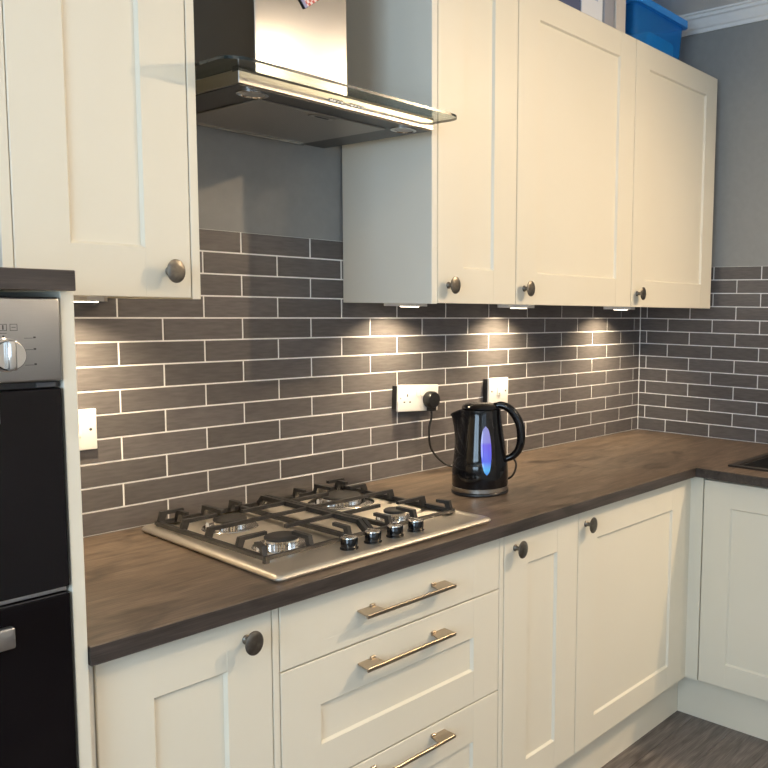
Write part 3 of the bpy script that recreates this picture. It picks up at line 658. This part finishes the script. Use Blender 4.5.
# uplighter bowl added out of view to brighten the ceiling and fill the room
t = thing('fill_uplighter', 'added white metal uplighter bowl on three wires, unseen, brightening the ceiling', 'lamp', (FILL_UPL[0], FILL_UPL[1], Z_C))
hz = FILL_UPL[2]-Z_C
bm = bmesh.new(); lathe(bm, [(0.045, 0), (0.045, -0.012), (0.02, -0.02), (0.004, -0.022)], 28); link_obj('ceiling_rose', bm, M['lamp_white'], t, True)
for i in range(3):
    a = 2*PI*i/3; bm = bmesh.new(); tube(bm, [(0.01*math.cos(a), 0.01*math.sin(a), -0.021), (0.146*math.cos(a), 0.146*math.sin(a), hz+0.030)], 0.0015, 6); link_obj('wire', bm, M['chrome'], t)
bm = bmesh.new(); op = [(0.15*math.sin(PI/2*i/8)+0.0004, hz+0.03-0.09*math.cos(PI/2*i/8)) for i in range(9)]
lathe(bm, op + [(r*0.97, h+0.003) for r, h in op[::-1]], 32, cap=False); link_obj('bowl', bm, M['lamp_white'], t, True)
bm = bmesh.new(); lathe(bm, [(0.03, hz-0.03), (0.03, hz-0.012), (0.0005, hz-0.008)], 20); link_obj('bulb', bm, M['down_lens'], t, True)
ld = bpy.data.lights.new('fill_uplighter_beam', 'SPOT'); ld.energy = FILL_UPL[3]; ld.color = (1.0, 0.90, 0.78); ld.spot_size = math.radians(150); ld.spot_blend = 0.4; ld.shadow_soft_size = 0.03
lo_ = bpy.data.objects.new('fill_uplighter_beam', ld); COL.objects.link(lo_); lo_.location = (FILL_UPL[0], FILL_UPL[1], FILL_UPL[2]+0.024); lo_.rotation_euler = (PI, 0, 0)

# ------------------------------------------------------------------ kettle
KX, KY = 0.797, -0.322
kt = thing('kettle', 'black jug kettle with glowing blue water window on the worktop', 'kettle', (KX, KY, 0.8605), math.atan2(-0.798, 0.602))
# local +x = handle side, -x = spout
bm = bmesh.new(); lathe(bm, [(0.0755, 0), (0.0775, 0.002), (0.0775, 0.006), (0.076, 0.008)], 48, (0, 0, 0)); link_obj('power_base', bm, M['black'], kt, True)
bm = bmesh.new(); lathe(bm, [(0.0755, 0.0085), (0.0765, 0.0095), (0.0762, 0.0185), (0.075, 0.0195)], 48, (0, 0, 0)); r_ = link_obj('base_ring', bm, M['steel'], kt, True); r_['label'] = 'silver ring round the kettle foot'
bm = bmesh.new(); n = 64
prof = [(0.0752, 0.0195), (0.0760, 0.030), (0.0758, 0.055), (0.0745, 0.078), (0.0735, 0.083), (0.0722, 0.085), (0.0705, 0.105), (0.0672, 0.130), (0.0635, 0.155), (0.0598, 0.180), (0.0565, 0.205), (0.0545, 0.222), (0.0530, 0.226), (0.050, 0.2272)]
rings = []
for r, h in prof:
    rg = []
    for i in range(n):
        a = 2*PI*i/n; rr = r
        # spout: a beak on -x growing towards the rim
        da = abs((a-PI+PI) % (2*PI)-PI); k = max(0.0, 1-da/0.62); s = max(0.0, (h-0.115)/0.107)
        hh = h
        if k > 0 and s > 0 and r > 0.05: rr = r + 0.0265*(s**1.5)*(k*k*(3-2*k))
        rg.append(bm.verts.new((rr*math.cos(a), rr*math.sin(a)*(1.0), hh - (0.018*k*max(0.0, (h-0.20)/0.0272)))))
    rings.append(rg)
# a measured from +x; spout lies at a = PI
for rg, (r, h) in zip(rings, prof): pass
for a_, b_ in zip(rings, rings[1:]):
    for i in range(n): bm.faces.new((a_[i], a_[(i+1) % n], b_[(i+1) % n], b_[i]))
bm.faces.new(rings[0]); bm.faces.new(rings[-1])
bodyk = link_obj('body', bm, M['black_gloss'], kt, True)
bm = bmesh.new(); lathe(bm, [(0.0490, 0.200), (0.0500, 0.2265), (0.0525, 0.229), (0.050, 0.233), (0.044, 0.2375), (0.036, 0.2405), (0.022, 0.2420), (0.0005, 0.2425)], 40, (0.0, 0, 0)); link_obj('lid', bm, M['black_gloss'], kt, True)
bm = bmesh.new()
hp = spline([(0.036, 0, 0.234), (0.058, 0, 0.2365), (0.084, 0, 0.222), (0.104, 0, 0.190), (0.1105, 0, 0.155), (0.106, 0, 0.122), (0.090, 0, 0.100), (0.066, 0, 0.089)], 6)
tube(bm, hp, [0.0085 + 0.0035*math.sin(PI*i/(len(hp)-1)) for i in range(len(hp))], 14, 1.25); link_obj('handle', bm, M['black_gloss'], kt, True)
bm = bmesh.new(); box(bm, 0.045, 0.066, -0.011, 0.011, 0.2385, 0.243, 0.0015, 2); link_obj('lid_catch', bm, M['black'], kt)
# water window: lens-shaped pane that follows the tapering side
bm = bmesh.new(); ang0 = math.radians(-90+19); nz_, na = 18, 8; hw = 0.0138; zc, hh_ = 0.122, 0.064
def rad(h):
    for (r0, h0), (r1, h1) in zip(prof, prof[1:]):
        if h0 <= h <= h1: return r0 + (r1-r0)*(h-h0)/(h1-h0)
    return 0.05
grid = []
for i in range(nz_+1):
    tt = -1+2*i/nz_; h = zc+hh_*tt; w = hw*math.sqrt(max(0, 1-tt*tt))+0.0004; row = []
    for j in range(na+1):
        s = -1+2*j/na; r = rad(h)+0.0016*(1-abs(s)**4)*(1-tt**8)+0.0004; a = ang0 + s*w/r; row.append(bm.verts.new((r*math.cos(a), r*math.sin(a), h)))
    grid.append(row)
for i in range(nz_):
    for j in range(na): bm.faces.new((grid[i][j], grid[i][j+1], grid[i+1][j+1], grid[i+1][j]))
def gauge_mat():
    m = mat('lit_blue_water_window', (0.2, 0.2, 0.6), 0.15); b = m.node_tree.nodes['Principled BSDF']; tc = N(m, 'ShaderNodeTexCoord'); sp = N(m, 'ShaderNodeSeparateXYZ'); L(m, tc.outputs['Object'], sp.inputs[0])
    mr = N(m, 'ShaderNodeMapRange'); mr.inputs['From Min'].default_value = zc-hh_; mr.inputs['From Max'].default_value = zc+hh_; L(m, sp.outputs['Z'], mr.inputs['Value'])
    r = N(m, 'ShaderNodeValToRGB'); e = r.color_ramp.elements
    for pos, c in ((0.0, (0.05, 0.30, 0.85)), (0.10, (0.10, 0.62, 1.0)), (0.28, (0.10, 0.16, 0.95)), (0.62, (0.17, 0.11, 0.85)), (0.68, (0.30, 0.29, 0.72)), (1.0, (0.33, 0.34, 0.62))):
        if pos == 0.0: e[0].position = 0; e[0].color = (*c, 1)
        elif pos == 1.0: e[len(e)-1].position = 1; e[len(e)-1].color = (*c, 1)
        else: q = e.new(pos); q.color = (*c, 1)
    L(m, mr.outputs[0], r.inputs[0]); L(m, r.outputs[0], b.inputs['Emission Color']); b.inputs['Emission Strength'].default_value = 0.75; b.inputs['Base Color'].default_value = (0.05, 0.05, 0.2, 1); return m
g = link_obj('water_window', bm, gauge_mat(), kt, True); g['label'] = 'oval water window lit blue'
# flex from the plug down the tiles, behind the base, with a spare loop at the right (world coordinates)
inv = (Matrix.Translation(kt.location) @ Matrix.Rotation(kt.rotation_euler.z, 4, 'Z')).inverted()
bm = bmesh.new()
path = spline([(0.889, -0.040, 1.052), (0.888, -0.042, 1.030), (0.884, -0.036, 0.990), (0.900, -0.030, 0.930), (0.945, -0.045, 0.880), (0.985, -0.085, 0.8645), (0.985, -0.14, 0.8642), (0.93, -0.200, 0.8642), (0.885, -0.255, 0.8642), (0.855, -0.275, 0.8645)], 8)
tube(bm, [inv @ p for p in path], 0.0032, 8)
lp = spline([(0.835, -0.262, 0.8645), (0.90, -0.285, 0.8645), (0.93, -0.320, 0.880), (0.945, -0.325, 0.915), (0.935, -0.310, 0.935), (0.90, -0.285, 0.925), (0.87, -0.262, 0.880), (0.855, -0.258, 0.8645)], 8)
tube(bm, [inv @ p for p in lp], 0.0030, 8)
link_obj('power_cord', bm, M['rubber'], kt, True)
bm = bmesh.new(); lathe(bm, [(0.0235, 0), (0.0255, 0.003), (0.0255, 0.020), (0.022, 0.026), (0.0005, 0.0275)], 28, (0.889, -0.0285, 1.082), 'y')
box(bm, 0.878, 0.900, -0.052, -0.030, 1.048, 1.070, 0.003, 2)
for v in bm.verts: v.co = inv @ v.co
link_obj('plug', bm, M['black'], kt, True)

# ------------------------------------------------------------------ sockets and switches
def plate(t, w, h, back=True):
    if back: bx('back_box', -w/2+0.0005, w/2-0.010, 0.0, 0.0185, -h/2+0.007, h/2-0.004, M['black'], t)
    return bx('plate', -w/2, w/2, -0.0085, 0.0, -h/2, h/2, M['plastic_white'], t, 0.002, 3, True)
t = thing('double_socket', 'white double wall socket with a black plug pushed in', 'socket', (0.850, -0.0190, 1.0890)); t.rotation_euler = (0, math.radians(3.0), 0)
p_ = plate(t, 0.160, 0.078)
for xs in (-0.045, 0.048):
    for (hx, hz, hw_, hh2) in ((0, 0.008, 0.002, 0.004), (-0.011, -0.0115, 0.0032, 0.002), (0.011, -0.0115, 0.0032, 0.002)):
        bx('socket_hole', xs+hx-hw_, xs+hx+hw_, -0.0088, -0.0084, hz-hh2, hz+hh2, M['mark'], p_)
for xs in (-0.071, 0.071): bx('screw', xs-0.0018, xs+0.0018, -0.0088, -0.0084, -0.0018, 0.0018, M['mark'], p_)
for xs in (-0.0065, 0.0085): bx('rocker_switch', xs-0.0048, xs+0.0048, -0.0115, -0.0086, 0.006, 0.026, M['plastic_white'], p_, 0.001)
t = thing('wall_switch', 'white single wall switch above the kettle handle', 'switch', (1.2085, -0.0180, 1.0845)); t.rotation_euler = (0, math.radians(0.8), 0)
p_ = plate(t, 0.095, 0.088)
bx('rocker_switch', -0.009, 0.009, -0.0118, -0.0086, -0.013, 0.013, M['plastic_white'], p_, 0.001); bx('indicator', -0.004, 0.004, -0.0122, -0.0118, -0.010, -0.005, mat('grey_indicator', (0.30, 0.29, 0.28), 0.4), p_)
for q in (-1, 1):
    bm = bmesh.new(); lathe(bm, [(0.003, 0), (0.003, 0.0004)], 12, (q*0.034, -0.0085, 0), 'y'); link_obj('screw', bm, M['mark'], p_)
t = thing('wall_switch', 'white switch plate on the tiles half hidden behind the oven housing', 'switch', (-0.098, -0.0085, 1.0905))
p_ = plate(t, 0.086, 0.086, False)
bx('rocker_switch', -0.018, 0.010, -0.0105, -0.0086, -0.014, 0.014, M['plastic_white'], p_, 0.0008)
bm = bmesh.new(); lathe(bm, [(0.003, 0), (0.003, 0.0004)], 12, (0.030, -0.0085, 0.0), 'y'); link_obj('screw', bm, M['mark'], p_)
bx('marking', -0.012, 0.004, -0.0109, -0.0105, 0.0105, 0.0112, M['mark'], p_)
for o in [o for o in bpy.data.objects if o.name.startswith('wall_switch') and o.location.x < 0]: o.location.y = -0.0005

# ------------------------------------------------------------------ sink
sk = thing('kitchen_sink', 'black composite sink set into the return worktop at the right edge', 'sink')
ox0, ox1, oy0, oy1 = 1.592, 2.005, -1.15, -0.672
bm = bmesh.new()
for a in ((ox0, ox1, oy0, SY0+0.002), (ox0, ox1, SY1-0.002, oy1), (ox0, SX0+0.002, SY0+0.002, SY1-0.002), (SX1-0.002, ox1, SY0+0.002, SY1-0.002)): box(bm, *a, 0.8606, 0.8665)
link_obj('rim', bm, M['sinkrim'], sk)
bm = bmesh.new(); z1 = 0.8612
ra = [bm.verts.new((x, y, z1)) for x, y in rrect(SX0+0.0025, SX1-0.0025, SY0+0.0025, SY1-0.0025, 0.03)]; rb_ = [bm.verts.new((x, y, 0.69)) for x, y in rrect(SX0+0.015, SX1-0.015, SY0+0.015, SY1-0.015, 0.04)]
rc = [bm.verts.new((x, y, z1)) for x, y in rrect(SX0+0.008, SX1-0.008, SY0+0.008, SY1-0.008, 0.03)]; rd = [bm.verts.new((x, y, 0.697)) for x, y in rrect(SX0+0.024, SX1-0.024, SY0+0.024, SY1-0.024, 0.04)]
n = len(ra)
for a_, b_ in ((ra, rb_), (rc, rd), (ra, rc)):
    for i in range(n): bm.faces.new((a_[i], a_[(i+1) % n], b_[(i+1) % n], b_[i]))
bm.faces.new(rb_); bm.faces.new(rd); link_obj('bowl', bm, M['sink'], sk, True)
bm = bmesh.new(); lathe(bm, [(0.04, 0), (0.04, 0.002), (0.03, 0.003), (0.0005, 0.0015)], 24, ((SX0+SX1)/2, (SY0+SY1)/2, 0.6972), 'z'); link_obj('drain', bm, M['chrome'], sk, True)
at(sk, 1.8, -0.91, 0.69)

# ------------------------------------------------------------------ things stored on top of the wall cabinets
ZT = WT+0.001
t = thing('storage_box', 'see-through blue plastic storage box with lid on top of the corner cabinet', 'box', (1.795, -0.165, ZT))
bm = bmesh.new(); w0, w1, d0, d1, hb = 0.155, 0.168, 0.085, 0.095, 0.185
outs = [rrect(-w0, w0, -d0, d0, 0.02), rrect(-w1, w1, -d1, d1, 0.02), rrect(-w1+0.003, w1-0.003, -d1+0.003, d1-0.003, 0.02), rrect(-w0+0.003, w0-0.003, -d0+0.003, d0-0.003, 0.02)]
zs = [0, hb, hb, 0.003]; rg = [[bm.verts.new((x, y, z)) for x, y in o_] for o_, z in zip(outs, zs)]; n = len(rg[0])
for a_, b_ in zip(rg, rg[1:]):
    for i in range(n): bm.faces.new((a_[i], a_[(i+1) % n], b_[(i+1) % n], b_[i]))
bm.faces.new(rg[0]); bm.faces.new(rg[-1]); link_obj('tub', bm, M['tub'], t, True)
bm = bmesh.new(); prism(bm, rrect(-0.182, 0.182, -0.108, 0.108, 0.022), hb-0.020, hb+0.003)
prism(bm, rrect(-0.165, 0.165, -0.090, 0.090, 0.02), hb+0.003, hb+0.014); link_obj('lid', bm, M['tub_lid'], t)
tag(bx('folded_cloth', -0.05, 0.135, -0.076, 0.06, 0.0, 0.105, mat('teal_cloth', (0.12, 0.72, 0.74), 0.8), None, 0.02, 3, True, (1.795, -0.165, ZT+0.004)), 'folded teal cloth seen through the side of the blue box', 'cloth')
def carton(name, lab, cat, x0, x1, y0, y1, h, m, flap=None, rz=0):
    t = thing(name, lab, cat, ((x0+x1)/2, (y0+y1)/2, ZT), rz); w, d = (x1-x0)/2, (y1-y0)/2
    bx('body', -w, w, -d, d, 0, h, m, t, 0.0015)
    if flap: bx('label_band', -w*0.5, w*0.5, -d-0.0006, -d, h*0.35, h*0.8, flap, t)
    bx('lid', -w-0.0015, w+0.0015, -d-0.0015, d+0.0015, h+0.0005, h+0.03, m, t, 0.001); return t
Mw = mat('white_card', (0.78, 0.80, 0.84), 0.6); Mg = mat('grey_card', (0.34, 0.34, 0.37), 0.6); Mb = mat('beige_board', (0.62, 0.56, 0.50), 0.6); Mn = mat('navy_card', (0.06, 0.08, 0.17), 0.5); Ml = mat('pale_blue_print', (0.45, 0.53, 0.68), 0.6)
carton('box_file', 'navy box file standing on the middle wall cabinet', 'box file', 1.135, 1.268, -0.29, -0.06, 0.21, Mn)
carton('carton', 'white card carton with pale blue print on the middle wall cabinet', 'carton', 1.272, 1.385, -0.29, -0.07, 0.23, Mw, Ml)
carton('box_file', 'grey box file between the white carton and the beige one', 'box file', 1.389, 1.442, -0.295, -0.05, 0.22, Mg)
carton('box_file', 'slim beige box file beside the blue storage box', 'box file', 1.446, 1.502, -0.300, -0.05, 0.24, Mb)
